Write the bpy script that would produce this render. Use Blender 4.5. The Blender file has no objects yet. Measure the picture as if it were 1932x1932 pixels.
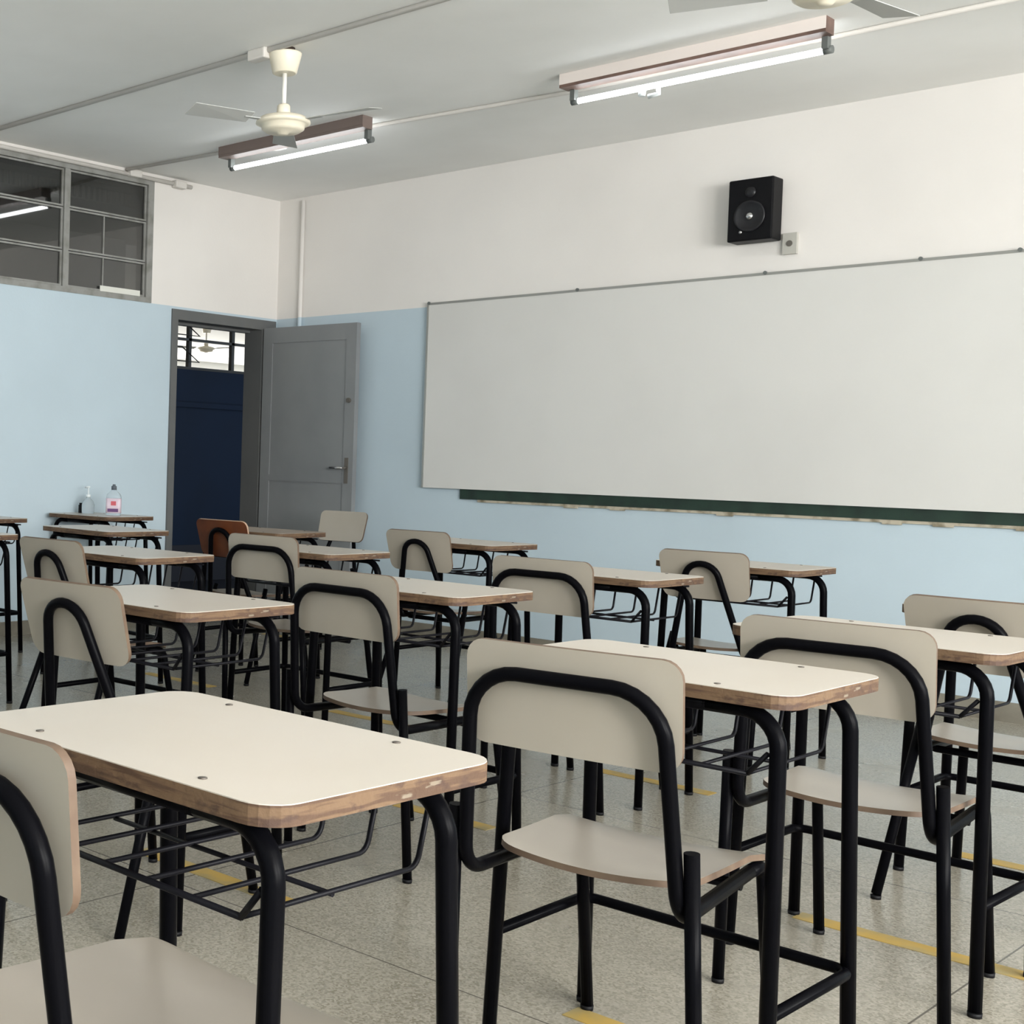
import bpy, bmesh, math, random
from math import sin, cos, pi, sqrt
from mathutils import Vector, Matrix

random.seed(7)
SC = bpy.context.scene
COL = SC.collection

# ------------------------------------------------------------------ camera
cam_d = bpy.data.cameras.new('camera')
cam = bpy.data.objects.new('camera', cam_d)
COL.objects.link(cam)
R_ = Vector((0.6586004, 0.7519820, 0.0277244))
U_ = Vector((-0.0415788, -0.0004211, 0.9991351))
F_ = Vector((-0.7513433, 0.6591836, -0.0309892))
M = Matrix((( R_.x, U_.x, -F_.x, 0.0), (R_.y, U_.y, -F_.y, 0.0), (R_.z, U_.z, -F_.z, 1.11005), (0, 0, 0, 1)))
cam.matrix_world = M
cam_d.sensor_fit = 'HORIZONTAL'
cam_d.sensor_width = 36.0
cam_d.lens = 2520.683 / 1932.0 * 36.0
cam_d.shift_x = (966.0 - 280.22) / 1932.0
cam_d.shift_y = (945.45 - 966.0) / 1932.0
cam_d.clip_start = 0.05
cam_d.clip_end = 100
SC.camera = cam

# ------------------------------------------------------------------ world, exposure, daylight
w = bpy.data.worlds.new('world'); SC.world = w; w.use_nodes = True
bg = w.node_tree.nodes['Background']
bg.inputs[0].default_value = (0.80, 0.90, 1.0, 1); bg.inputs[1].default_value = 1.2
vs = SC.view_settings
vs.view_transform = 'Standard'; vs.look = 'None'; vs.gamma = 1.0; vs.use_curve_mapping = False
vs.exposure = 0.26
SC.display_settings.display_device = 'sRGB'
SC.cycles.use_denoising = True
SC.cycles.max_bounces = 8
SC.cycles.diffuse_bounces = 5
SC.cycles.sample_clamp_indirect = 6.0
DAY = 230.0        # daylight through each window of the right wall
TUBE = 11.0       # emission of the fluorescent tubes

def area(name, loc, rot, sx, sy, e, col=(1, 1, 1)):
    l = bpy.data.lights.new(name, 'AREA'); l.shape = 'RECTANGLE'; l.size = sx; l.size_y = sy
    l.energy = e; l.color = col
    o = bpy.data.objects.new(name, l); o.location = loc; o.rotation_euler = rot; COL.objects.link(o); return o

XR, YB = 3.6, -2.2           # right wall, back wall
XL, YW, ZC, ZP = -6.7516, 7.1176, 3.011, 2.155
for yc, kd in ((0.2, 1.35), (2.6, 1.15), (5.0, 0.28)):
    area('daylight', (XR + 0.10, yc, 1.85), (0, math.radians(103), 0), 1.5, 1.9, DAY * kd, (1.0, 0.99, 0.97))

# ------------------------------------------------------------------ materials
MATS = {}
def srgb(r, g, b):
    f = lambda c: (c / 255 / 12.92) if c / 255 <= 0.04045 else ((c / 255 + 0.055) / 1.055) ** 2.4
    return (f(r), f(g), f(b), 1)

def mat(name, col, rough=0.5, metal=0.0, noise=None, bump=None, spec=0.5, emit=None, coat=0.0):
    m = bpy.data.materials.new(name); m.use_nodes = True
    nt = m.node_tree; p = nt.nodes['Principled BSDF']
    p.inputs['Base Color'].default_value = col
    p.inputs['Roughness'].default_value = rough
    p.inputs['Metallic'].default_value = metal
    p.inputs['Specular IOR Level'].default_value = spec
    p.inputs['Coat Weight'].default_value = coat
    tc = nt.nodes.new('ShaderNodeTexCoord')
    if noise:
        sc, col2, lo, hi = noise
        n = nt.nodes.new('ShaderNodeTexNoise'); n.inputs['Scale'].default_value = sc; n.inputs['Detail'].default_value = 6
        nt.links.new(tc.outputs['Object'], n.inputs['Vector'])
        r = nt.nodes.new('ShaderNodeMapRange'); r.inputs[1].default_value = lo; r.inputs[2].default_value = hi
        nt.links.new(n.outputs['Fac'], r.inputs[0])
        mx = nt.nodes.new('ShaderNodeMix'); mx.data_type = 'RGBA'
        mx.inputs[6].default_value = col; mx.inputs[7].default_value = col2
        nt.links.new(r.outputs[0], mx.inputs[0]); nt.links.new(mx.outputs[2], p.inputs['Base Color'])
    if bump:
        sc, st = bump
        n = nt.nodes.new('ShaderNodeTexNoise'); n.inputs['Scale'].default_value = sc; n.inputs['Detail'].default_value = 4
        nt.links.new(tc.outputs['Object'], n.inputs['Vector'])
        b = nt.nodes.new('ShaderNodeBump'); b.inputs['Strength'].default_value = st; b.inputs['Distance'].default_value = 0.004
        nt.links.new(n.outputs['Fac'], b.inputs['Height']); nt.links.new(b.outputs[0], p.inputs['Normal'])
    if emit:
        p.inputs['Emission Color'].default_value = emit[0]; p.inputs['Emission Strength'].default_value = emit[1]
    MATS[name] = m
    return m

def two_tone(name, low, high, z):
    """painted wall: one colour up to z, another above, with faint mottling"""
    m = mat(name, high, 0.55, bump=(60, 0.12)); nt = m.node_tree; p = nt.nodes['Principled BSDF']
    tc = nt.nodes.new('ShaderNodeTexCoord'); sx = nt.nodes.new('ShaderNodeSeparateXYZ')
    nt.links.new(tc.outputs['Object'], sx.inputs[0])
    g = nt.nodes.new('ShaderNodeMath'); g.operation = 'GREATER_THAN'; g.inputs[1].default_value = z
    nt.links.new(sx.outputs['Z'], g.inputs[0])
    mx = nt.nodes.new('ShaderNodeMix'); mx.data_type = 'RGBA'; mx.inputs[6].default_value = low; mx.inputs[7].default_value = high
    nt.links.new(g.outputs[0], mx.inputs[0])
    n = nt.nodes.new('ShaderNodeTexNoise'); n.inputs['Scale'].default_value = 1.3; n.inputs['Detail'].default_value = 5
    nt.links.new(tc.outputs['Object'], n.inputs['Vector'])
    r = nt.nodes.new('ShaderNodeMapRange'); r.inputs[1].default_value = 0.3; r.inputs[2].default_value = 0.7; r.inputs[3].default_value = 0.95; r.inputs[4].default_value = 1.03
    nt.links.new(n.outputs['Fac'], r.inputs[0])
    v = nt.nodes.new('ShaderNodeVectorMath'); v.operation = 'SCALE'
    nt.links.new(mx.outputs[2], v.inputs[0]); nt.links.new(r.outputs[0], v.inputs[3]); nt.links.new(v.outputs[0], p.inputs['Base Color'])
    return m

two_tone('wall_paint', srgb(182, 198, 207), srgb(223, 219, 214), ZP)
mat('ceiling_paint', srgb(243, 243, 241), 0.75, bump=(14, 0.15), noise=(0.9, srgb(231, 231, 228), 0.35, 0.7))
mat('laminate', srgb(187, 180, 170), 0.30, noise=(3.0, srgb(183, 175, 163), 0.4, 0.7), spec=0.5)
mat('laminate_dull', srgb(156, 149, 138), 0.28, noise=(3.0, srgb(151, 144, 131), 0.4, 0.7))
def ply():
    m = mat('plywood_edge', srgb(97, 75, 53), 0.75, bump=(60, 0.6)); nt = m.node_tree; p = nt.nodes['Principled BSDF']; L = nt.links
    tc = nt.nodes.new('ShaderNodeTexCoord'); last = p.inputs['Base Color'].default_value[:]; out = None
    for sc, dt, lo, hi, col in (((9, 9, 150), 3, 0.48, 0.58, srgb(64, 42, 28)), ((30, 30, 60), 4, 0.56, 0.66, srgb(60, 40, 30)), ((22, 22, 120), 3, 0.66, 0.72, srgb(122, 112, 96))):
        mp = nt.nodes.new('ShaderNodeMapping'); mp.inputs['Scale'].default_value = sc; L.new(tc.outputs['Object'], mp.inputs[0])
        n = nt.nodes.new('ShaderNodeTexNoise'); n.inputs['Scale'].default_value = 1.0; n.inputs['Detail'].default_value = dt; L.new(mp.outputs[0], n.inputs['Vector'])
        r = nt.nodes.new('ShaderNodeMapRange'); r.inputs[1].default_value = lo; r.inputs[2].default_value = hi; r.inputs[4].default_value = 0.75; L.new(n.outputs['Fac'], r.inputs[0])
        mx = nt.nodes.new('ShaderNodeMix'); mx.data_type = 'RGBA'; L.new(r.outputs[0], mx.inputs[0]); mx.inputs[7].default_value = col
        if out is None: mx.inputs[6].default_value = last
        else: L.new(out, mx.inputs[6])
        out = mx.outputs[2]
    L.new(out, p.inputs['Base Color'])
ply()
mat('seat_edge', srgb(98, 81, 65), 0.6, noise=(14, srgb(84, 66, 52), 0.4, 0.65))
mat('black_tube', (0.0022, 0.0022, 0.0030, 1), 0.30, spec=0.03)
mat('black_wire', (0.006, 0.006, 0.008, 1), 0.4, spec=0.1)
mat('rubber', (0.005, 0.005, 0.006, 1), 0.55, spec=0.2)
mat('brown_wood', srgb(98, 52, 27), 0.4, noise=(9, srgb(70, 34, 20), 0.35, 0.7))
mat('brown_rim', srgb(168, 140, 118), 0.6)
mat('rivet', srgb(96, 90, 84), 0.45, metal=0.6)
mat('frame_grey', srgb(96, 97, 96), 0.42, noise=(2.5, srgb(88, 90, 90), 0.4, 0.7))
mat('grey_paint', srgb(126, 128, 129), 0.42, noise=(2.5, srgb(118, 120, 122), 0.4, 0.7))
mat('window_grey', srgb(140, 140, 136), 0.5, noise=(12, srgb(118, 118, 112), 0.45, 0.7))
mat('skirting', srgb(128, 124, 112), 0.6, noise=(6, srgb(104, 98, 86), 0.4, 0.7))
mat('whiteboard', srgb(207, 206, 202), 0.30, noise=(1.1, srgb(201, 200, 196), 0.45, 0.75))
mat('aluminium', srgb(165, 165, 160), 0.4, metal=0.7)
mat('chalkboard', srgb(30, 52, 42), 0.55, noise=(8, srgb(22, 38, 32), 0.4, 0.65))
mat('board_edge', srgb(176, 168, 150), 0.8, noise=(14, srgb(120, 112, 92), 0.45, 0.65))
mat('fan_cream', srgb(232, 224, 204), 0.4)
mat('fan_blade', srgb(186, 187, 184), 0.5)
mat('rod_white', srgb(232, 230, 224), 0.4)
mat('dark_brown', srgb(58, 44, 38), 0.6)
mat('pipe_white', srgb(208, 204, 198), 0.5)
mat('fixture_brown', srgb(118, 94, 84), 0.5, noise=(10, srgb(90, 70, 62), 0.4, 0.7))
mat('fixture_dark', srgb(112, 98, 92), 0.5)
mat('fixture_white', srgb(226, 216, 210), 0.45)
mat('lamp_cap', srgb(96, 100, 98), 0.5)
mat('clear_plastic', srgb(225, 232, 234), 0.3)
mat('tube_glow', (1, 1, 1, 1), 0.4, emit=((0.955, 0.985, 1.0, 1), TUBE))
mat('speaker_black', (0.005, 0.005, 0.006, 1), 0.45, spec=0.12)
mat('speaker_cone', (0.012, 0.012, 0.014, 1), 0.35, spec=0.3)
mat('silver', srgb(190, 190, 190), 0.25, metal=0.9)
mat('socket_plate', srgb(178, 176, 168), 0.5)
mat('socket_dark', srgb(92, 88, 82), 0.6)
mat('tape', srgb(176, 146, 72), 0.6, noise=(9, srgb(146, 134, 96), 0.45, 0.7))
mat('label_print', srgb(214, 196, 208), 0.5)
mat('label_purple', srgb(96, 62, 108), 0.5)
mat('label_red', srgb(196, 88, 98), 0.5)
mat('cap_dark', srgb(84, 92, 100), 0.5)
mat('navy', srgb(6, 26, 48), 0.6, spec=0.15, noise=(1.5, srgb(5, 22, 40), 0.4, 0.7))
mat('charcoal', srgb(34, 35, 42), 0.6, spec=0.2)
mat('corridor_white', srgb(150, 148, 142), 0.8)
mat('outer_white', srgb(235, 235, 232), 0.7)
mat('iron_dark', (0.02, 0.02, 0.018, 1), 0.5)
mat('lit_pane', (0.9, 0.9, 0.88, 1), 0.6, emit=((1.0, 0.99, 0.96, 1), 2.6))
mat('paper', srgb(214, 214, 206), 0.8)
mat('mirrored_grille', srgb(150, 148, 140), 0.8)

def terrazzo():
    m = mat('terrazzo', srgb(160, 155, 142), 0.22, spec=0.5); nt = m.node_tree; p = nt.nodes['Principled BSDF']; L = nt.links
    tc = nt.nodes.new('ShaderNodeTexCoord')
    def noise(s, d=3):
        n = nt.nodes.new('ShaderNodeTexNoise'); n.inputs['Scale'].default_value = s; n.inputs['Detail'].default_value = d
        L.new(tc.outputs['Object'], n.inputs['Vector']); return n.outputs['Fac']
    def ramp(x, a, b, c, d):
        r = nt.nodes.new('ShaderNodeMapRange'); r.inputs[1].default_value = a; r.inputs[2].default_value = b; r.inputs[3].default_value = c; r.inputs[4].default_value = d
        L.new(x, r.inputs[0]); return r.outputs[0]
    def mix(f, a, b):
        x = nt.nodes.new('ShaderNodeMix'); x.data_type = 'RGBA'; L.new(f, x.inputs[0])
        for i, v in ((6, a), (7, b)):
            if isinstance(v, tuple): x.inputs[i].default_value = v
            else: L.new(v, x.inputs[i])
        return x.outputs[2]
    vo = nt.nodes.new('ShaderNodeTexVoronoi'); vo.inputs['Scale'].default_value = 190
    L.new(tc.outputs['Object'], vo.inputs['Vector'])
    vs_ = nt.nodes.new('ShaderNodeSeparateColor'); L.new(vo.outputs['Color'], vs_.inputs[0])
    c = mix(ramp(vs_.outputs[0], 0.0, 1.0, 0.0, 1.0), srgb(134, 129, 117), srgb(163, 158, 145))
    c = mix(ramp(vs_.outputs[1], 0.80, 0.86, 0.0, 0.85), c, srgb(122, 116, 102))
    c = mix(ramp(noise(1.4, 5), 0.4, 0.7, 0.0, 0.45), c, srgb(158, 153, 140))
    # joints every 1.588 m
    sx = nt.nodes.new('ShaderNodeSeparateXYZ'); L.new(tc.outputs['Object'], sx.inputs[0])
    def line(ax, off):
        a = nt.nodes.new('ShaderNodeMath'); a.operation = 'ADD'; a.inputs[1].default_value = 15.88 - off; L.new(sx.outputs[ax], a.inputs[0])
        q = nt.nodes.new('ShaderNodeMath'); q.operation = 'PINGPONG'; q.inputs[1].default_value = 0.794; L.new(a.outputs[0], q.inputs[0])
        g = nt.nodes.new('ShaderNodeMath'); g.operation = 'LESS_THAN'; g.inputs[1].default_value = 0.0022; L.new(q.outputs[0], g.inputs[0]); return g.outputs[0]
    mx = nt.nodes.new('ShaderNodeMath'); mx.operation = 'MAXIMUM'; L.new(line('X', -0.985), mx.inputs[0]); L.new(line('Y', 2.373), mx.inputs[1])
    c = mix(mx.outputs[0], c, srgb(84, 80, 72))
    L.new(c, p.inputs['Base Color'])
    L.new(ramp(noise(2.2, 4), 0.3, 0.7, 0.18, 0.30), p.inputs['Roughness'])
    return m
terrazzo()

def glass_mat():
    m = bpy.data.materials.new('pane_glass'); m.use_nodes = True; nt = m.node_tree; nt.nodes.clear()
    o = nt.nodes.new('ShaderNodeOutputMaterial'); t = nt.nodes.new('ShaderNodeBsdfTransparent'); t.inputs[0].default_value = (0.46, 0.46, 0.45, 1)
    g = nt.nodes.new('ShaderNodeBsdfGlossy'); g.inputs['Roughness'].default_value = 0.03; g.inputs[0].default_value = (0.95, 0.95, 0.95, 1)
    f = nt.nodes.new('ShaderNodeFresnel'); f.inputs[0].default_value = 1.5
    mu = nt.nodes.new('ShaderNodeMath'); mu.operation = 'MULTIPLY_ADD'; mu.inputs[1].default_value = 1.3; mu.inputs[2].default_value = 0.04
    nt.links.new(f.outputs[0], mu.inputs[0])
    mx = nt.nodes.new('ShaderNodeMixShader'); nt.links.new(mu.outputs[0], mx.inputs[0]); nt.links.new(t.outputs[0], mx.inputs[1]); nt.links.new(g.outputs[0], mx.inputs[2])
    nt.links.new(mx.outputs[0], o.inputs[0]); MATS['pane_glass'] = m
glass_mat()
def bottle_mat():
    m = mat('bottle_plastic', srgb(228, 236, 240), 0.12); p = m.node_tree.nodes['Principled BSDF']
    p.inputs['Transmission Weight'].default_value = 0.75; p.inputs['IOR'].default_value = 1.15
bottle_mat()

# ------------------------------------------------------------------ mesh helpers
class MB:
    def __init__(s): s.bm = bmesh.new(); s.mi = 0
    def box(s, x0, x1, y0, y1, z0, z1):
        v = [s.bm.verts.new(p) for p in ((x0, y0, z0), (x1, y0, z0), (x1, y1, z0), (x0, y1, z0), (x0, y0, z1), (x1, y0, z1), (x1, y1, z1), (x0, y1, z1))]
        for f in ((0, 3, 2, 1), (4, 5, 6, 7), (0, 1, 5, 4), (1, 2, 6, 5), (2, 3, 7, 6), (3, 0, 4, 7)):
            s.bm.faces.new([v[i] for i in f]).material_index = s.mi
        return s
    def hexa(s, pts):
        v = [s.bm.verts.new(p) for p in pts]
        for f in ((0, 3, 2, 1), (4, 5, 6, 7), (0, 1, 5, 4), (1, 2, 6, 5), (2, 3, 7, 6), (3, 0, 4, 7)):
            s.bm.faces.new([v[i] for i in f]).material_index = s.mi
        return s
    def tube(s, pts, r, fil=None, seg=12, r_end=None, caps=True):
        P = fillet([Vector(p) for p in pts], fil); n = len(P); rings = []
        t = (P[1] - P[0]).normalized(); a = Vector((0, 0, 1)) if abs(t.z) < 0.9 else Vector((1, 0, 0))
        nrm = (a - t * a.dot(t)).normalized()
        for i in range(n):
            if i == 0: tt = (P[1] - P[0]).normalized()
            elif i == n - 1: tt = (P[-1] - P[-2]).normalized()
            else: tt = ((P[i + 1] - P[i]).normalized() + (P[i] - P[i - 1]).normalized()).normalized()
            nrm = (nrm - tt * nrm.dot(tt)).normalized(); b = tt.cross(nrm)
            rr = r if r_end is None else r + (r_end - r) * i / (n - 1)
            rings.append([s.bm.verts.new(P[i] + (nrm * cos(2 * pi * k / seg) + b * sin(2 * pi * k / seg)) * rr) for k in range(seg)])
        for i in range(n - 1):
            for k in range(seg):
                f = s.bm.faces.new((rings[i][k], rings[i][(k + 1) % seg], rings[i + 1][(k + 1) % seg], rings[i + 1][k])); f.smooth = True; f.material_index = s.mi
        if caps:
            s.bm.faces.new(rings[0][::-1]).material_index = s.mi; s.bm.faces.new(rings[-1]).material_index = s.mi
        return s
    def lathe(s, prof, c=(0, 0, 0), seg=28, axis='Z'):
        """profile of (radius, height), revolved about an axis through c"""
        rings = []
        for r, h in prof:
            ring = []
            for k in range(seg):
                a = 2 * pi * k / seg; x, y = r * cos(a), r * sin(a)
                p = (x, y, h) if axis == 'Z' else (x, h, y) if axis == 'Y' else (h, x, y)
                ring.append(s.bm.verts.new((p[0] + c[0], p[1] + c[1], p[2] + c[2])))
            rings.append(ring)
        for i in range(len(rings) - 1):
            for k in range(seg):
                f = s.bm.faces.new((rings[i][k], rings[i][(k + 1) % seg], rings[i + 1][(k + 1) % seg], rings[i + 1][k])); f.smooth = True; f.material_index = s.mi
        s.bm.faces.new(rings[0][::-1]).material_index = s.mi; s.bm.faces.new(rings[-1]).material_index = s.mi
        return s
    def sheet(s, rows, fn, th, nu=14, m_face=0, m_rim=1):
        """rows: list of (v, half_width); fn(x, v) -> (Vector point, Vector normal); plate of thickness th with its own rim"""
        A, B = [], []
        for v, hw in rows:
            ra, rb = [], []
            for i in range(nu + 1):
                p, nn = fn(hw * (2 * i / nu - 1), v)
                ra.append(s.bm.verts.new(p + nn * th / 2)); rb.append(s.bm.verts.new(p - nn * th / 2))
            A.append(ra); B.append(rb)
        n = len(rows)
        for j in range(n - 1):
            for i in range(nu):
                f = s.bm.faces.new((A[j][i], A[j][i + 1], A[j + 1][i + 1], A[j + 1][i])); f.smooth = True; f.material_index = m_face
                f = s.bm.faces.new((B[j][i], B[j + 1][i], B[j + 1][i + 1], B[j][i + 1])); f.smooth = True; f.material_index = m_face
        loop = [(0, i) for i in range(nu + 1)] + [(j, nu) for j in range(1, n)] + [(n - 1, i) for i in range(nu - 1, -1, -1)] + [(j, 0) for j in range(n - 2, 0, -1)]
        ra = [s.bm.verts.new(A[j][i].co) for j, i in loop]; rb = [s.bm.verts.new(B[j][i].co) for j, i in loop]
        for k in range(len(loop)):
            k2 = (k + 1) % len(loop); f = s.bm.faces.new((ra[k], rb[k], rb[k2], ra[k2])); f.smooth = True; f.material_index = m_rim
        return s
    def slab(s, outline, z0, z1, m_top=0, m_rim=1, inset=0.0):
        top = [s.bm.verts.new((x, y, z1)) for x, y in outline]; bot = [s.bm.verts.new((x, y, z0)) for x, y in outline]
        s.bm.faces.new(top).material_index = m_top; s.bm.faces.new(bot[::-1]).material_index = m_rim
        n = len(top)
        for i in range(n):
            s.bm.faces.new((bot[i], bot[(i + 1) % n], top[(i + 1) % n], top[i])).material_index = m_rim
        return s
    def build(s, name, mats, parent=None, loc=None, **kw):
        bmesh.ops.recalc_face_normals(s.bm, faces=s.bm.faces)
        me = bpy.data.meshes.new(name); s.bm.to_mesh(me); s.bm.free()
        for m in ([mats] if isinstance(mats, str) else mats): me.materials.append(MATS[m])
        o = bpy.data.objects.new(name, me); COL.objects.link(o)
        if parent: o.parent = parent
        if loc: o.location = loc
        for k, v in kw.items(): o[k] = v
        return o

def fillet(P, fil):
    if not fil: return P
    if not isinstance(fil, (list, tuple)): fil = [fil] * (len(P) - 2)
    out = [P[0]]
    for i in range(1, len(P) - 1):
        r = fil[i - 1]; a = (P[i - 1] - P[i]); b = (P[i + 1] - P[i]); la, lb = a.length, b.length; a.normalize(); b.normalize()
        ang = a.angle(b)
        if r <= 0 or ang > pi - 0.02: out.append(P[i]); continue
        d = min(r / math.tan(ang / 2), la * 0.49, lb * 0.49); rr = d * math.tan(ang / 2)
        c = P[i] + (a + b).normalized() * (rr / sin(ang / 2)); s0 = P[i] + a * d - c; s1 = P[i] + b * d - c
        tot = s0.angle(s1); n = max(3, int(tot / 0.2)); ax = s0.cross(s1).normalized()
        for k in range(n + 1): out.append(c + Matrix.Rotation(tot * k / n, 3, ax) @ s0)
    out.append(P[-1]); return out

def rrect(w, d, r, n=6):
    o = []
    for cx, cy, a0 in ((w / 2 - r, d / 2 - r, 0), (-w / 2 + r, d / 2 - r, 90), (-w / 2 + r, -d / 2 + r, 180), (w / 2 - r, -d / 2 + r, 270)):
        for k in range(n + 1):
            a = math.radians(a0 + 90 * k / n); o.append((cx + r * cos(a), cy + r * sin(a)))
    return o

def rows_rounded(v0, v1, w0, w1, r0, r1, n=5, mid=4):
    """half widths along v with rounded ends"""
    vals = []
    hw = lambda v: w0 + (w1 - w0) * (v - v0) / (v1 - v0)
    for k in range(n + 1):
        a = pi / 2 * (1 - k / n); v = v0 + r0 * (1 - sin(a)); vals.append((v, hw(v) - r0 * (1 - cos(a))))
    for k in range(1, mid): v = v0 + r0 + (v1 - r1 - v0 - r0) * k / mid; vals.append((v, hw(v)))
    for k in range(n + 1):
        a = pi / 2 * k / n; v = v1 - r1 * (1 - sin(a)); vals.append((v, hw(v) - r1 * (1 - cos(a))))
    return vals

def thing(name, label, cat, loc=(0, 0, 0), rz=0.0, group=None):
    o = bpy.data.objects.new(name, None); COL.objects.link(o); o.empty_display_size = 0.1
    o.location = loc; o.rotation_euler = (0, 0, rz); o['label'] = label; o['category'] = cat
    if group: o['group'] = group
    return o
def tag(o, label, cat, group=None):
    o['label'] = label; o['category'] = cat
    if group: o['group'] = group
    return o
def struct(o): o['kind'] = 'structure'; return o
def copy_tree(o, parent=None):
    c = o.copy(); COL.objects.link(c)
    if parent: c.parent = parent
    for ch in list(o.children): copy_tree(ch, c)
    return c

# ------------------------------------------------------------------ room shell
XE = -9.0                                                     # corridor's far wall
b = MB().box(XL, XR, YB, YW, -0.1, 0.0); struct(b.build('floor', 'terrazzo'))
b = MB().box(XL - 0.16, XR, YB, YW + 0.16, ZC, ZC + 0.12); struct(b.build('ceiling', 'ceiling_paint'))
b = MB().box(XL - 0.16, XR + 0.16, YW, YW + 0.16, -0.1, ZC); struct(b.build('wall_front', 'wall_paint'))
b = MB().box(XL - 0.16, XR + 0.16, YB - 0.16, YB, -0.1, ZC + 0.12); struct(b.build('wall_back', 'wall_paint'))
DY0, DY1, DZ = 6.083, 7.100, 2.137                            # door frame, outer
WY0, WY1, WZ0, WZ1 = 3.185, 5.895, ZP, 2.962                  # high windows of the left wall
b = MB(); xa, xb = XL - 0.16, XL
b.box(xa, xb, YB, WY0, 0, ZC); b.box(xa, xb, WY0, WY1, 0, WZ0); b.box(xa, xb, WY0, WY1, WZ1, ZC)
b.box(xa, xb, WY1, DY0, 0, ZC); b.box(xa, xb, DY0, DY1, DZ, ZC); b.box(xa, xb, DY1, YW, 0, ZC)
struct(b.build('wall_left', 'wall_paint'))
b = MB()                                                      # right wall with its windows (outside the frame)
ys = [YB, -0.85, 1.25, 1.55, 3.65, 3.95, 6.05, YW]
b.box(XR, XR + 0.16, YB, YW, -0.1, 1.0); b.box(XR, XR + 0.16, YB, YW, 2.7, ZC + 0.12)
for k in range(0, 8, 2): b.box(XR, XR + 0.16, ys[k], ys[k + 1], 1.0, 2.7)
struct(b.build('wall_right', 'wall_paint'))
# skirting
struct(MB().box(XL, XR, YW - 0.014, YW, 0, 0.092).build('baseboard_front', 'skirting'))
struct(MB().box(XL, XL + 0.014, YB, DY0, 0, 0.085).build('baseboard_left', 'skirting'))

# high window
def window_frame():
    b = MB(); x0, x1 = XL - 0.05, XL + 0.006
    b.box(x0, x1, WY0, WY1, WZ0, WZ0 + 0.035); b.box(x0, x1, WY0, WY1, WZ1 - 0.03, WZ1)
    b.box(x0, x1, WY1 - 0.05, WY1, WZ0 + 0.035, WZ1 - 0.03); b.box(x0, x1, WY0, WY0 + 0.05, WZ0 + 0.035, WZ1 - 0.03)
    ym = [WY0 + 0.05, 3.85, 4.51, 5.17, WY1 - 0.05]
    for y in ym[1:4]: b.box(x0, x1 - 0.004, y - 0.02, y + 0.02, WZ0 + 0.035, WZ1 - 0.03)
    fr = struct(b.build('window_1', 'window_grey'))
    zs = [WZ0 + 0.035, 2.42, 2.69, WZ1 - 0.03]
    for i in range(4):
        ya, yb = (ym[i] + (0.02 if i else 0)), (ym[i + 1] - (0.02 if i < 3 else 0))
        for j in range(3):
            za, zb = zs[j], zs[j + 1]; s = 0.014; g = 0.003
            b = MB(); X0, X1 = XL - 0.035, XL - 0.010
            b.box(X0, X1, ya + g, yb - g, za + g, za + s); b.box(X0, X1, ya + g, yb - g, zb - s, zb - g)
            b.box(X0, X1, ya + g, ya + s, za + s, zb - s); b.box(X0, X1, yb - s, yb - g, za + s, zb - s)
            if i == 3 and j < 2: b.box(X0 + 0.008, X1 - 0.004, 5.485, 5.492, za + s, zb - s)
            sash = b.build('sash', 'window_grey', fr)
            MB().box(XL - 0.026, XL - 0.022, ya + s, yb - s, za + s, zb - s).build('pane', 'pane_glass', sash)
window_frame()
tag(MB().box(XL - 0.009, XL - 0.003, 5.46, 5.80, 2.192, 2.228).build('paper_strip', 'paper'), 'narrow white strip lying along the bottom of the high window, near its right end', 'paper strip')

# door frame and leaf
b = MB(); x0, x1 = XL - 0.16, XL + 0.012; f = 0.055
b.box(x0, x1, DY0, DY0 + f, 0, DZ - 0.07); b.box(x0, x1, DY1 - f - 0.09, DY1, 0, DZ - 0.07); b.box(x0, x1, DY0, DY1, DZ - 0.07, DZ)
b.box(x0, x0 + 0.05, DY0 + f, DY0 + f + 0.018, 0, DZ - 0.07); b.box(x0, x0 + 0.05, DY0 + f, DY1 - f - 0.09, DZ - 0.088, DZ - 0.07)
fr = struct(b.build('door_1', 'frame_grey'))
leaf = thing('door_leaf', 'grey painted panelled door leaf standing wide open against the front wall', 'door', (XL + 0.03, 6.962, 0), math.radians(3.0))
LW, LH = 0.828, 2.075; xs = 0.085
b = MB(); b.box(0, LW, 0, 0.036, 0.012, LH); b.build('panel', 'grey_paint', leaf)
b = MB()
for (xa_, xb_, za_, zb_) in ((0, xs, 0.012, LH), (LW - xs, LW, 0.012, LH), (xs, LW - xs, LH - 0.11, LH), (xs, LW - xs, 0.012, 0.16), (xs, LW - xs, 0.985, 1.03)):
    b.box(xa_, xb_, -0.006, 0.0, za_, zb_)
b.build('moulding', 'grey_paint', leaf)
b = MB(); b.box(LW - 0.068, LW - 0.038, -0.010, -0.006, 0.985, 1.16); b.lathe([(0.008, -0.045), (0.008, -0.010)], (LW - 0.053, 0, 1.09), 12, 'Y')
plate = b.build('lock_plate', 'socket_dark', leaf)
MB().tube([(LW - 0.053, -0.05, 1.09), (LW - 0.16, -0.052, 1.09)], 0.009, seg=10).build('door_handle', 'silver', plate)
MB().lathe([(0.017, -0.018), (0.017, -0.006)], (LW - 0.048, 0, 1.55), 16, 'Y').build('deadbolt', 'socket_dark', leaf)
for z in (0.25, 1.05, 1.85): MB().lathe([(0.008, z - 0.04), (0.008, z + 0.04)], (-0.006, 0.018, 0), 10).build('hinge', 'aluminium', leaf)

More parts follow.
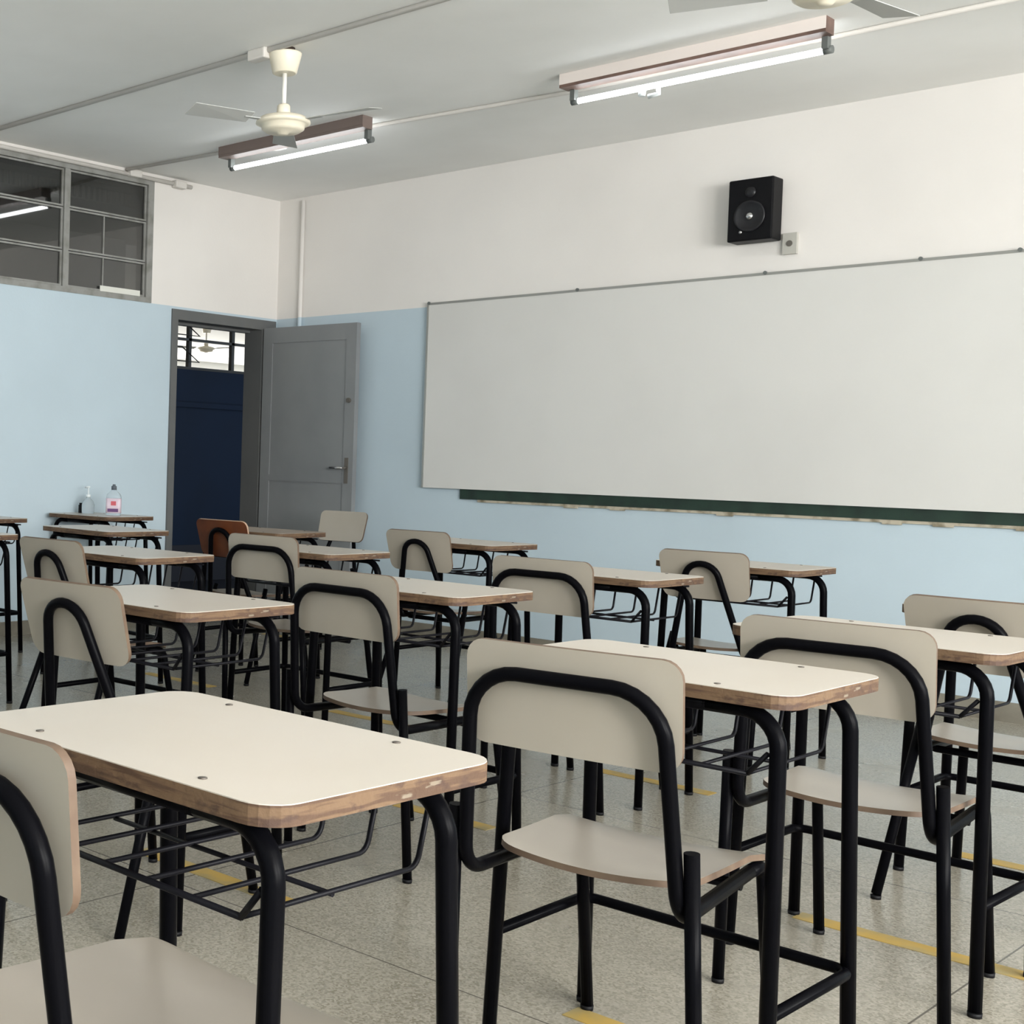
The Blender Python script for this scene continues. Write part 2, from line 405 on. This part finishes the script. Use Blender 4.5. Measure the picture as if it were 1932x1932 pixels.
# corridor behind the door and windows, and the lit classroom across it
struct(MB().box(XE - 0.16, XL, 2.0, 12.5, -0.1, -0.002).build('floor_corridor', 'charcoal'))
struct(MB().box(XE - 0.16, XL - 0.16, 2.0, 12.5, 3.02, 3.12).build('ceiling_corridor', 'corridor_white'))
b = MB(); b.box(XE - 0.16, XE, 2.0, 7.2, 0.335, 1.945); b.box(XE - 0.16, XE, 7.2, 12.5, 0.335, 1.945)
struct(b.build('wall_corridor', 'navy'))
struct(MB().box(XE - 0.155, XE + 0.012, 2.0, 12.5, 0, 0.335).build('trim_1', 'charcoal'))
struct(MB().box(XE, XE + 0.03, 2.0, 12.5, 1.60, 1.645).build('trim_2', 'navy'))
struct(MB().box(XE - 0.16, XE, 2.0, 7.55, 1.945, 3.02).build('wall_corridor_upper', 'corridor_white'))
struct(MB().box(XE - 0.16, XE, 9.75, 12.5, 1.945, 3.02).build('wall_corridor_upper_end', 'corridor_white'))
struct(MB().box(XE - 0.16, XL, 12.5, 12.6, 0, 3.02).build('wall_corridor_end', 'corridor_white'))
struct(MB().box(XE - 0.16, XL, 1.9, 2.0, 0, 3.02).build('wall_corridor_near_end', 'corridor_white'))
# added grille behind the high window, standing in for a reflection in its panes
g = thing('reflection_bars', 'faint row of upright bars standing in for a reflection in the high window panes', 'mirrored_grille', (-7.30, 5.2, 2.94))
for k in range(44): MB().box(0, 0.02, -1.1 + k * 0.05, -1.1 + k * 0.05 + 0.024, -0.045, 0.04).build('mirrored_bar', 'mirrored_grille', g)
MB().box(0, 0.03, -1.12, 1.12, 0.04, 0.08).build('mirrored_rail', 'mirrored_grille', g); MB().box(0, 0.02, -1.12, 1.12, -0.055, -0.045).build('mirrored_rail', 'mirrored_grille', g)
# barred window to the other classroom
fr = MB(); x0, x1 = XE - 0.09, XE - 0.05
fr.box(x0, x1, 7.55, 9.75, 1.945, 1.975)
for y in (7.8, 8.40, 8.955, 9.52): fr.box(x0, x1, y - 0.018, y + 0.018, 1.975, 3.02)
for z in (2.225, 2.56): fr.box(x0, x1, 7.55, 9.75, z - 0.012, z + 0.012)
wf = struct(fr.build('window_2', 'iron_dark'))
for z in (2.39, 2.15):
    b = MB(); b.tube([(x1, 8.02, z), (x1 + 0.02, 8.28, z), (x1 + 0.07, 8.45, z - 0.135), (x1, 8.02, z - 0.125)], 0.008, seg=8)
    b.build('tilted_sash', 'iron_dark', wf)
XF = -19.0
struct(MB().box(XF, XE - 0.16, 6.0, 22.0, 3.05, 3.15).build('ceiling_far_classroom', 'outer_white'))
struct(MB().box(XF, XE - 0.16, 6.0, 22.0, -0.1, 0.0).build('floor_far_classroom', 'terrazzo'))
struct(MB().box(XF - 0.1, XF, 6.0, 22.0, 0, 3.05).build('wall_far_classroom', 'outer_white'))
struct(MB().box(XF, XE - 0.16, 5.9, 6.0, 0, 3.05).build('wall_far_classroom_side', 'outer_white'))
struct(MB().box(XF, XE - 0.16, 22.0, 22.1, 0, 3.05).build('wall_far_classroom_end', 'outer_white'))
struct(MB().box(XF, XF + 0.02, 10.0, 21.5, 1.0, 2.88).build('window_3', 'lit_pane'))
area('far_room_daylight', (XF + 0.3, 15.0, 1.7), (0, math.radians(-90), 0), 1.6, 8.0, 170, (1, 0.99, 0.97))

# ------------------------------------------------------------------ boards and wall fittings
t = thing('whiteboard', 'long white dry-erase board filling the middle of the front wall', 'whiteboard', (-2.8, YW, 1.57))
bx = -2.8
def bp(x, y, z): return (x - bx, y - YW, z - 1.57)
x0, x1 = -5.372, -0.2
zt0, zt1, zb0, zb1 = 2.163, 2.185, 0.979, 0.972
MB().hexa([bp(x0, 7.090, zb0), bp(x1, 7.090, zb1), bp(x1, 7.1025, zb1), bp(x0, 7.1025, zb0), bp(x0, 7.090, zt0), bp(x1, 7.090, zt1), bp(x1, 7.1025, zt1), bp(x0, 7.1025, zt0)]).build('writing_surface', 'whiteboard', t)
b = MB(); e = 0.014
b.hexa([bp(x0 - e, 7.086, zt0), bp(x1 + e, 7.086, zt1), bp(x1 + e, 7.1025, zt1), bp(x0 - e, 7.1025, zt0), bp(x0 - e, 7.086, zt0 + e), bp(x1 + e, 7.086, zt1 + e), bp(x1 + e, 7.1025, zt1 + e), bp(x0 - e, 7.1025, zt0 + e)])
b.hexa([bp(x0 - e, 7.086, zb0), bp(x0, 7.086, zb0), bp(x0, 7.1025, zb0), bp(x0 - e, 7.1025, zb0), bp(x0 - e, 7.086, zt0), bp(x0, 7.086, zt0), bp(x0, 7.1025, zt0), bp(x0 - e, 7.1025, zt0)])
b.hexa([bp(x1, 7.086, zb1), bp(x1 + e, 7.086, zb1), bp(x1 + e, 7.1025, zb1), bp(x1, 7.1025, zb1), bp(x1, 7.086, zt1), bp(x1 + e, 7.086, zt1), bp(x1 + e, 7.1025, zt1), bp(x1, 7.1025, zt1)])
b.build('frame', 'aluminium', t)
for x in (-5.37, -4.3, -3.2, -2.45, -2.03): MB().lathe([(0.010, 7.080 - YW), (0.010, 7.09 - YW)], (x - bx, 0, (zt0 + (zt1 - zt0) * (x - x0) / (x1 - x0)) + 0.012 - 1.57), 10, 'Y').build('clip', 'lamp_cap', t)
t = thing('chalkboard', 'old dark green chalkboard covered by the whiteboard, only its bottom strip showing', 'chalkboard', (-2.6, YW - 0.0005, 1.2))
MB().box(-2.492, 2.2, -0.014, 0.0, -0.285, 0.7).build('slate', 'chalkboard', t)
b = MB(); b.box(-2.36, 2.2, -0.011, 0.0, -0.300, -0.285)
for x in (-1.75, -1.45, -0.82, 0.02, 0.25, 0.6): b.box(x, x + 0.09, -0.012, 0, -0.308, -0.299)
b.build('worn_edge', 'board_edge', t)

t = thing('wall_speaker', 'small black wall speaker high on the front wall above the whiteboard', 'speaker', (-3.246, YW, 2.507))
b = MB(); w2, h2 = 0.118, 0.162
b.box(-w2, w2, -0.138, -0.022, -h2, h2); o = b.build('cabinet', 'speaker_black', t)
bv = o.modifiers.new('bevel', 'BEVEL'); bv.width = 0.008; bv.segments = 2
MB().lathe([(0.082, -0.139), (0.082, -0.146), (0.072, -0.147), (0.066, -0.141), (0.028, -0.1395), (0.001, -0.1395)], (0, 0, -0.035), 32, 'Y').build('woofer', 'speaker_cone', t)
MB().lathe([(0.020, -0.139), (0.018, -0.147), (0.008, -0.152), (0.001, -0.153)], (0, 0, -0.035), 20, 'Y').build('dust_cap', 'silver', t)
MB().lathe([(0.028, -0.138), (0.028, -0.143), (0.010, -0.143), (0.001, -0.146)], (0, 0, 0.09), 20, 'Y').build('tweeter', 'speaker_cone', t)
MB().lathe([(0.009, -0.138), (0.009, -0.143), (0.001, -0.145)], (-0.045, 0, -0.115), 12, 'Y').build('badge', 'silver', t)
b = MB(); b.box(-0.03, 0.03, -0.022, 0.0, -0.08, 0.08); b.build('bracket', 'speaker_black', t)
t = thing('socket_box', 'small square grey power socket just below the right side of the speaker', 'socket', (-3.085, YW, 2.328))
MB().box(-0.036, 0.036, -0.022, 0, -0.055, 0.055).build('plate', 'socket_plate', t)
MB().lathe([(0.016, -0.026), (0.016, -0.022)], (0, 0, 0), 14, 'Y').build('outlet', 'socket_dark', t)

# pipes
def pipe(name, pts, r, label, boxes=()):
    t = thing(name, label, 'pipe', pts[0]); o = Vector(pts[0])
    MB().tube([Vector(p) - o for p in pts], r, seg=12).build('pipe_run', boxes[0] if boxes and isinstance(boxes[0], str) else 'pipe_white', t)
    for bx_ in boxes:
        if isinstance(bx_, str): continue
        c, l, wd = bx_; c = Vector(c) - o
        bb = MB(); bb.box(c.x - l / 2, c.x + l / 2, c.y - wd / 2, c.y + wd / 2, c.z - 0.028, c.z + 0.022); q = bb.build('junction_box', 'pipe_white', t)
        m = q.modifiers.new('bevel', 'BEVEL'); m.width = 0.008; m.segments = 2
    return t
pipe('conduit_pipe', [(XL, 4.44, ZC - 0.014), (XR, 4.44, ZC - 0.014)], 0.013, 'thin white conduit crossing the ceiling beside the fan canopy', [((-4.37, 4.44, ZC - 0.022), 0.11, 0.06)])
pipe('conduit_pipe', [(XL + 0.02, 5.64, ZC - 0.013), (-4.81, 5.84, ZC - 0.013), (-3.70, 5.97, ZC - 0.013), (XR, 5.97, ZC - 0.013)], 0.011, 'thin white conduit crossing the ceiling above the two lamps', [((-5.50, 5.77, ZC - 0.024), 0.09, 0.06)])
pipe('conduit_pipe', [(XL + 0.016, 0.5, 2.985), (XL + 0.016, 6.22, 2.972)], 0.014, 'white conduit running along the top of the left wall over the high window', [((XL + 0.026, 5.70, 2.984), 0.05, 0.10), ((XL + 0.026, 6.10, 2.972), 0.05, 0.10)])
pipe('conduit_pipe', [(-6.512, YW - 0.016, 0.0), (-6.512, YW - 0.016, 2.985)], 0.016, 'slim painted conduit standing upright in the corner behind the open door', ['wall_paint_pipe' if 'wall_paint_pipe' in MATS else 'wall_paint'])

# ------------------------------------------------------------------ ceiling fans
def make_fan(loc, rot, label):
    t = thing('ceiling_fan', label, 'ceiling fan', loc, rot, None)
    MB().lathe([(0.045, -0.03), (0.045, 0.0)], (0, 0, 0), 20).build('ceiling_hook', 'dark_brown', t)
    MB().lathe([(0.050, -0.115), (0.056, -0.112), (0.076, -0.03), (0.076, -0.024), (0.02, -0.024)], (0, 0, 0), 28).build('canopy', 'fan_cream', t)
    MB().lathe([(0.011, -0.28), (0.011, -0.10)], (0, 0, 0), 14).build('rod', 'rod_white', t)
    b = MB(); b.lathe([(0.024, -0.255), (0.030, -0.262), (0.032, -0.30), (0.024, -0.305)], (0, 0, 0), 20)
    b.lathe([(0.04, -0.300), (0.105, -0.316), (0.124, -0.332), (0.126, -0.342), (0.112, -0.348), (0.100, -0.350), (0.098, -0.368), (0.080, -0.380), (0.03, -0.383), (0.022, -0.392), (0.001, -0.393)], (0, 0, 0), 36)
    b.build('motor', 'fan_cream', t)
    for k in range(3):
        a = math.radians(120 * k)
        b = MB(); b.hexa([(0.09, -0.014, -0.336), (0.20, -0.012, -0.336), (0.20, 0.012, -0.336), (0.09, 0.014, -0.336), (0.09, -0.014, -0.332), (0.20, -0.012, -0.332), (0.20, 0.012, -0.332), (0.09, 0.014, -0.332)])
        ho = b.build('blade_holder', 'fan_blade', t); ho.rotation_euler = (0, 0, a)
        b = MB(); tw = 0.012; r0, r1, hw0, hw1 = 0.17, 0.47, 0.045, 0.062
        b.hexa([(r0, -hw0, -0.334 - tw), (r1, -hw1, -0.334 - tw), (r1, hw1, -0.334 + tw), (r0, hw0, -0.334 + tw), (r0, -hw0, -0.331 - tw), (r1, -hw1, -0.331 - tw), (r1, hw1, -0.331 + tw), (r0, hw0, -0.331 + tw)])
        bl = b.build('blade', 'fan_blade', t); bl.rotation_euler = (0, 0, a)
        m = bl.modifiers.new('bevel', 'BEVEL'); m.width = 0.02; m.segments = 3; m.limit_method = 'ANGLE'
    return t
fan = make_fan((-4.276, 4.51, ZC), math.radians(12), 'cream ceiling fan hanging above the left desks, left of the lamps')
fan2 = copy_tree(fan); fan2.location = (-1.845, 4.43, ZC); fan2.rotation_euler = (0, 0, math.radians(203)); fan2['label'] = 'second ceiling fan, only its underside just showing at the top edge'
fan3 = copy_tree(fan); fan3.location = (-13.87, 13.18, 3.05); fan3['label'] = 'far ceiling fan seen through the barred window beyond the doorway'
for c in fan3.children:
    pass

# ------------------------------------------------------------------ lamps
def make_lamp(x0, x1, y, body, label, side='fixture_white'):
    L_ = x1 - x0; t = thing('fluorescent_lamp', label, 'ceiling lamp', (x0 + L_ / 2, y, ZC)); h = L_ / 2
    b = MB(); b.box(-h, h, -0.045, 0.035, -0.066, -0.0006); b.mi = 1; b.box(-h, h, -0.047, -0.045, -0.052, -0.0006)
    b.build('housing', [body, side], t)
    dy, dz = 0.055, -0.115
    MB().tube([(-h + 0.045, dy, dz), (h - 0.045, dy, dz)], 0.0135, seg=14).build('glow_tube', 'tube_glow', t)
    for s in (-1, 1):
        b = MB(); b.tube([(s * (h - 0.045), dy, dz), (s * (h - 0.01), dy, dz)], 0.017, seg=12); b.box(s * (h - 0.03) - 0.012, s * (h - 0.03) + 0.012, 0.02, dy, dz, -0.06)
        b.build('end_cap', 'lamp_cap', t)
    return t
lamp1 = make_lamp(-5.88, -4.76, 5.69, 'fixture_dark', 'lit fluorescent ceiling lamp with a dark housing nearest the left wall, below the fan', 'fixture_dark')
lamp2 = make_lamp(-3.60, -2.37, 5.75, 'fixture_brown', 'larger lit fluorescent ceiling lamp with a pale brown housing above the speaker')
b = MB(); b.tube([(0.03, 0.06, -0.10), (0.03, 0.075, -0.15), (-0.02, 0.075, -0.155)], 0.012, seg=8); b.lathe([(0.016, -0.15), (0.018, -0.12)], (-0.05, 0.07, 0), 12)
b.build('loose_clip', 'clear_plastic', lamp2, (-0.2, 0, 0))
lamp1b = MB().box(h_ := 0.50, 0.53, -0.02, 0.03, -0.03, 0.0).build('mounting_clip', 'clear_plastic', lamp1)
k = 0
for x in (-0.65,):
    make_lamp(x - 0.6, x + 0.6, 5.75, 'fixture_brown', 'fluorescent lamp of the front row, the next one right of the picture')
for (x, w_) in ((-5.9, 'left'), (-2.9, 'middle'), (-0.2, 'right')):
    make_lamp(x - 0.6, x + 0.6, 1.7, 'fixture_brown', 'fluorescent lamp of the back row behind the viewer, ' + w_ + ' one')

# ------------------------------------------------------------------ desks
DW, DD, DT = 0.575, 0.402, 0.76
R1 = 0.0135
def make_desk():
    t = thing('student_desk', '', 'desk')
    b = MB(); b.slab(rrect(DW, DD, 0.045), DT - 0.024, DT - 0.0012, 1, 1); b.slab(rrect(DW - 0.001, DD - 0.001, 0.0445), DT - 0.0012, DT, 0, 0)
    top = b.build('tabletop', ['laminate', 'plywood_edge'], t)
    for sx in (-1, 1):
        for sy in (-1, 1):
            MB().lathe([(0.0055, 0.0), (0.0055, 0.0012), (0.001, 0.0016)], (sx * 0.152, sy * 0.168, DT), 10).build('rivet', 'rivet', top)
    zt = DT - 0.024 - R1
    for sy, yt, yf in ((-1, -0.152, -0.176), (1, 0.142, 0.172)):
        MB().tube([(-0.13, yt, zt), (0.13, yt, zt)], R1).build('top_rail', 'black_tube', t)
        for sx in (-1, 1):
            MB().tube([(sx * 0.125, yt, zt), (sx * 0.250, yt, zt), (sx * 0.262, yf, 0.012)], R1, 0.125).build('leg', 'black_tube', t)
            leg = t.children[-1]
            MB().lathe([(0.0138, 0.0), (0.0145, 0.010)], (sx * 0.262, yf, 0), 12).build('foot_cap', 'rubber', leg)
    # low U shaped footrest, open towards the chair
    z = 0.225; yr, yf = -0.169, 0.163
    MB().tube([(-0.258, yr, z), (-0.262, yf, z), (0.262, yf, z), (0.258, yr, z)], 0.0105, 0.03).build('footrest_bar', 'black_tube', t)
    # wire book basket
    b = MB(); zb = 0.615; r = 0.0036
    for i in range(6):
        x = -0.2 + 0.08 * i
        b.tube([(x, -0.15, zb), (x, 0.155, zb), (x * 1.02, 0.178, 0.722)], r, 0.02, seg=6)
    b.tube([(-0.2, -0.15, zb), (0.2, -0.15, zb)], 0.0045, seg=6); b.tube([(-0.2, 0.0, zb - 0.004), (0.2, 0.0, zb - 0.004)], r, seg=6); b.tube([(-0.23, 0.178, 0.722), (0.23, 0.178, 0.722)], r, seg=6)
    for sx in (-1, 1):
        b.tube([(sx * 0.2, -0.15, zb), (sx * 0.235, -0.155, 0.655)], 0.0045, seg=6)
    b.build('wire_basket', 'black_wire', t)
    return t

def make_chair(kind):
    t = thing('school_chair', '', 'chair')
    wide = kind != 'arch' and kind != 'brown'
    face, rim = ('brown_wood', 'brown_rim') if kind == 'brown' else ('laminate_dull', 'seat_edge')
    if wide: zt, zb, wt, wb, rec, curve = 0.818, 0.637, 0.186, 0.186, 0.087, 0.007
    else: zt, zb, wt, wb, rec, curve = 0.815, 0.627, 0.173, 0.166, 0.298, 0.009
    def fb(x, v):
        y = -(v - 0.765) * rec + curve * ((x / 0.18) ** 2 - 1) * 1.0
        nrm = Vector((-2 * curve * x / 0.18 ** 2, 1, rec)).normalized()
        return Vector((x, y, v)), nrm
    b = MB(); b.sheet(rows_rounded(zb, zt, wb, wt, 0.035, 0.032), fb, 0.011)
    b.build('backrest', [face, rim], t)
    if wide:
        sx, zr = 0.181, 0.398; yo = -0.030
        yh = lambda z: -(z - 0.765) * rec + yo
        hoop = [(-0.172, 0.40, zr), (-sx - 0.006, yh(0.41) + 0.012, zr + 0.004), (-0.164, yh(0.765), 0.767), (0.164, yh(0.765), 0.767), (sx + 0.006, yh(0.41) + 0.012, zr + 0.004), (0.172, 0.40, zr)]
        MB().tube(hoop, 0.0125, [0.06, 0.088, 0.088, 0.06]).build('back_hoop', 'black_tube', t)
        for s in (-1, 1):
            MB().tube([(s * 0.172, 0.395, zr), (s * 0.174, 0.468, zr), (s * 0.180, 0.545, 0.012)], 0.0125, 0.035).build('leg', 'black_tube', t)
            MB().lathe([(0.0128, 0.0), (0.0135, 0.010)], (s * 0.180, 0.545, 0), 12).build('foot_cap', 'rubber', t.children[-1])
            MB().tube([(s * 0.205, 0.008, 0.518), (s * 0.220, 0.036, 0.010)], 0.0125).build('leg', 'black_tube', t)
            MB().lathe([(0.0128, 0.0), (0.0135, 0.010)], (s * 0.220, 0.036, 0), 12).build('foot_cap', 'rubber', t.children[-1])
        MB().tube([(-0.172, 0.36, zr - 0.016), (0.172, 0.36, zr - 0.016)], 0.010).build('cross_bar', 'black_tube', t)
        y0, y1, w0, w1 = 0.095, 0.462, 0.176, 0.186
    else:
        zr = 0.398; yo = -0.032
        yh = lambda z: -(z - 0.765) * rec + yo
        hoop = [(-0.14, 0.36, zr), (-0.142, yh(0.41), zr + 0.004), (-0.052, yh(0.764), 0.766), (0.052, yh(0.764), 0.766), (0.142, yh(0.41), zr + 0.004), (0.14, 0.36, zr)]
        MB().tube(hoop, 0.0125, [0.05, 0.075, 0.075, 0.05]).build('back_hoop', 'black_tube', t)
        for s in (-1, 1):
            MB().tube([(s * 0.14, 0.355, zr), (s * 0.15, 0.43, zr), (s * 0.178, 0.50, 0.012)], 0.0125, 0.035).build('leg', 'black_tube', t)
            MB().lathe([(0.0128, 0.0), (0.0135, 0.010)], (s * 0.178, 0.50, 0), 12).build('foot_cap', 'rubber', t.children[-1])
            MB().tube([(s * 0.168, 0.150, 0.47), (s * 0.205, -0.02, 0.012)], 0.0125).build('leg', 'black_tube', t)
            MB().lathe([(0.0128, 0.0), (0.0135, 0.010)], (s * 0.205, -0.02, 0), 12).build('foot_cap', 'rubber', t.children[-1])
        MB().tube([(-0.17, 0.148, 0.43), (-0.14, 0.155, 0.392), (0.14, 0.155, 0.392), (0.17, 0.148, 0.43)], 0.010, 0.02).build('cross_bar', 'black_tube', t)
        y0, y1, w0, w1 = 0.085, 0.43, 0.168, 0.178
    def fs(x, v):
        k = (v - y0) / (y1 - y0)
        y = v - 0.028 * (1 - (x / 0.18) ** 2) * (1 - k) + 0.008 * (1 - (x / 0.18) ** 2) * k
        z = 0.421 + 0.010 * (x / 0.18) ** 2 - (0.022 * ((k - 0.75) / 0.25) ** 2 if k > 0.75 else 0) + 0.010 * (1 - k) ** 2
        return Vector((x, y, z)), Vector((-0.1 * x / 0.18, 0.03, 1)).normalized()
    b = MB(); b.sheet(rows_rounded(y0, y1, w0, w1, 0.048, 0.024), fs, 0.011)
    b.build('seat', ['laminate_dull', 'seat_edge'], t)
    return t

PD = make_desk()
DESKS = [
 ('A', -1.207, 1.187, -0.5, 'nearest cream school desk, its whole chipped-edge top in view at lower left'),
 ('B', -1.199, 2.367, 0.6, 'large cream desk just ahead of the fully seen foreground chair, right of centre'),
 ('E', -1.171, 3.303, -0.8, 'cream desk with smooth red-brown edge, reaching the right edge of the picture'),
 ('P', -1.150, 4.300, 0.0, 'desk at the right edge almost wholly hidden behind the rounded-hoop chair back'),
 ('D', -2.531, 2.285, 0.8, 'cream desk directly behind the nearest desk, chipped brown edge facing the viewer'),
 ('C', -2.437, 3.198, 1.1, 'cream desk left of centre whose left end is behind the wide-hooped chair back'),
 ('F', -2.470, 4.297, 0.2, 'cream desk whose right corner covers the back of the rounded-hoop chair near the wall'),
 ('G', -2.440, 5.328, 0.8, 'far cream desk closest to the front wall, under the right part of the whiteboard'),
 ('K', -3.849, 3.277, 3.0, 'cream desk whose right corner reaches the brown-backed chair below the doorway'),
 ('I', -3.713, 4.147, 0.9, 'far cream desk just below the brown-topped desk, overlapping the turned-round chair'),
 ('H', -3.818, 5.384, -0.8, 'small far cream desk just below the left end of the green chalkboard strip'),
 ('J', -4.846, 5.042, 4.1, 'brown-topped desk pushed up to the brown-backed chair by the door'),
 ('L', -5.185, 4.264, -2.0, 'far cream desk just in front of the desk that holds the two bottles'),
 ('M', -6.440, 5.259, 3.5, 'desk against the left wall with the two bottles standing on it'),
 ('N', -6.375, 4.252, 3.5, 'upper and farther of the two desks cut off by the left edge'),
 ('O', -5.132, 3.297, 3.5, 'lower and nearer of the two desks cut off by the left edge'),
]
for i, (k, x, y, a, lab) in enumerate(DESKS):
    d = PD if i == 0 else copy_tree(PD)
    d.location = (x, y, 0); d.rotation_euler = (0, 0, math.radians(a)); d['label'] = lab; d['group'] = 'student desks in the classroom rows'
    if k == 'J':
        d['label'] = 'dull grey-brown topped school desk pushed up to the brown-backed chair'
        for c in d.children:
            if c.name.startswith('tabletop'):
                c.data = c.data.copy(); mat('laminate_brown', srgb(150, 138, 126), 0.4, noise=(4, srgb(128, 114, 100), 0.4, 0.7)); c.data.materials[0] = MATS['laminate_brown']

PW, PA, PB = make_chair('wide'), make_chair('arch'), make_chair('brown')
CHAIRS = [
 ('A', PW, -1.2325, 0.830, -0.6, 'nearest cream chair, cut off by the bottom left corner of the picture'),
 ('B', PW, -1.190, 1.984, 7.0, 'large cream foreground chair right of centre with back and seat fully in view'),
 ('C', PW, -2.406, 2.842, -1.1, 'cream wide-hooped chair just above the far edge of the nearest desk'),
 ('E', PW, -1.114, 2.850, 3.8, 'cream wide-hooped chair at the right, partly behind the corner of a tabletop'),
 ('F', PW, -2.469, 3.916, 1.2, 'cream wide-hooped chair directly above the back of the foreground chair'),
 ('I', PW, -3.744, 3.907, 2.0, 'small far cream wide-hooped chair overlapping the brown-backed chair'),
 ('D', PA, -2.503, 1.963, 5.3, 'cream narrow-hooped chair at far left, the lower and nearer of two'),
 ('K', PA, -3.847, 2.921, 3.3, 'cream narrow-hooped chair at far left, its lower half hidden by another chair'),
 ('G', PA, -2.473, 5.053, 5.5, 'cream narrow-hooped chair near the front wall under the right half of the board'),
 ('H', PA, -3.840, 5.049, 4.5, 'small far cream narrow-hooped chair below the left corner of the whiteboard'),
 ('P', PA, -1.144, 3.809, 0.1, 'cream narrow-hooped chair cut off by the right edge of the picture'),
 ('Q', PA, -5.560, 6.530, 188, 'cream chair turned round to face the room, standing before the open door leaf'),
 ('J', PB, -4.841, 4.754, 3.5, 'brown-backed wooden chair in front of the doorway'),
]
done = set()
for k, proto, x, y, a, lab in CHAIRS:
    c = proto if id(proto) not in done else copy_tree(proto); done.add(id(proto))
    c.location = (x, y, 0); c.rotation_euler = (0, 0, math.radians(a))
    c['label'] = lab
    c['group'] = 'student chairs in the classroom rows'

# ------------------------------------------------------------------ floor tape
TAPES = [(-2.83, -2.27, 2.492, 'behind the legs of the nearest desk'), (-1.45, -0.92, 2.465, 'at the bottom edge under the foreground chair'),
 (-2.72, -2.36, 3.515, 'left of the foreground chair'), (-1.42, -0.86, 3.475, 'longest piece, on the floor at lower right'),
 (-2.64, -2.16, 4.545, 'seen below the back of the foreground chair'), (-1.36, -0.98, 4.45, 'far right, behind the chair legs'),
 (-5.2, -4.7, 4.575, 'far left, among the desk legs'), (-3.95, -3.5, 4.60, 'between the centre chairs'), (-6.0, -5.6, 6.30, 'farthest piece, near the doorway')]
for i, (xa_, xb_, y, lab) in enumerate(TAPES):
    o = MB().box(-(xb_ - xa_) / 2, (xb_ - xa_) / 2, -0.031, 0.031, 0, 0.0015).build('floor_tape', 'tape', None, ((xa_ + xb_) / 2, y, 0.0002))
    tag(o, 'strip of worn yellow tape on the floor, ' + lab, 'tape', 'yellow floor marking tape')

# ------------------------------------------------------------------ bottles
t = thing('gel_bottle', 'clear bottle with a pink and purple label on the desk by the left wall', 'bottle', (-6.350, 5.285, DT), math.radians(40))
def slabz(b, w_, d_, r, prof):
    rings = [[b.bm.verts.new((x, y, z)) for x, y in rrect(w_ * s, d_ * s, r * s, 4)] for s, z in prof]
    n = len(rings[0])
    for i in range(len(rings) - 1):
        for k in range(n):
            f = b.bm.faces.new((rings[i][k], rings[i][(k + 1) % n], rings[i + 1][(k + 1) % n], rings[i + 1][k])); f.smooth = True; f.material_index = b.mi
    b.bm.faces.new(rings[0][::-1]); b.bm.faces.new(rings[-1])
b = MB(); slabz(b, 0.092, 0.056, 0.018, [(0.96, 0), (1, 0.006), (1, 0.112), (0.9, 0.13), (0.42, 0.15), (0.36, 0.153), (0.36, 0.162)]); b.build('bottle_body', 'bottle_plastic', t)
b = MB(); slabz(b, 0.094, 0.058, 0.018, [(1, 0.015), (1, 0.105)]); b.build('label_sticker', 'label_print', t)
b = MB(); b.box(-0.032, 0.034, -0.0305, -0.0295, 0.022, 0.042); b.build('printed_band', 'label_purple', t)
b = MB(); b.box(-0.012, 0.020, -0.0305, -0.0295, 0.062, 0.088); b.build('printed_mark', 'label_red', t)
MB().lathe([(0.017, 0.158), (0.017, 0.180), (0.010, 0.183), (0.009, 0.192)], (0, 0, 0), 16).build('cap', 'cap_dark', t)
t = thing('spray_bottle', 'small clear pump bottle left of the labelled one on the wall desk', 'bottle', (-6.602, 5.285, DT))
MB().lathe([(0.036, 0.0), (0.040, 0.006), (0.041, 0.055), (0.030, 0.082), (0.014, 0.094), (0.013, 0.105)], (0, 0, 0), 22).build('bottle_body', 'bottle_plastic', t)
MB().lathe([(0.015, 0.102), (0.015, 0.118), (0.005, 0.120), (0.005, 0.165)], (0, 0, 0), 14).build('pump', 'clear_plastic', t)
MB().tube([(0.012, 0, 0.168), (-0.022, -0.01, 0.166)], 0.006, seg=8).build('nozzle', 'clear_plastic', t)
b = MB(); b.box(-0.011, 0.011, -0.012, 0.012, 0, 0.052); b.box(-0.008, 0.008, -0.008, 0.008, 0.052, 0.064)
tag(b.build('marker_box', 'speaker_black', None, (-6.655, 5.27, DT)), 'tiny dark object on the wall desk beside the pump bottle', 'small box')
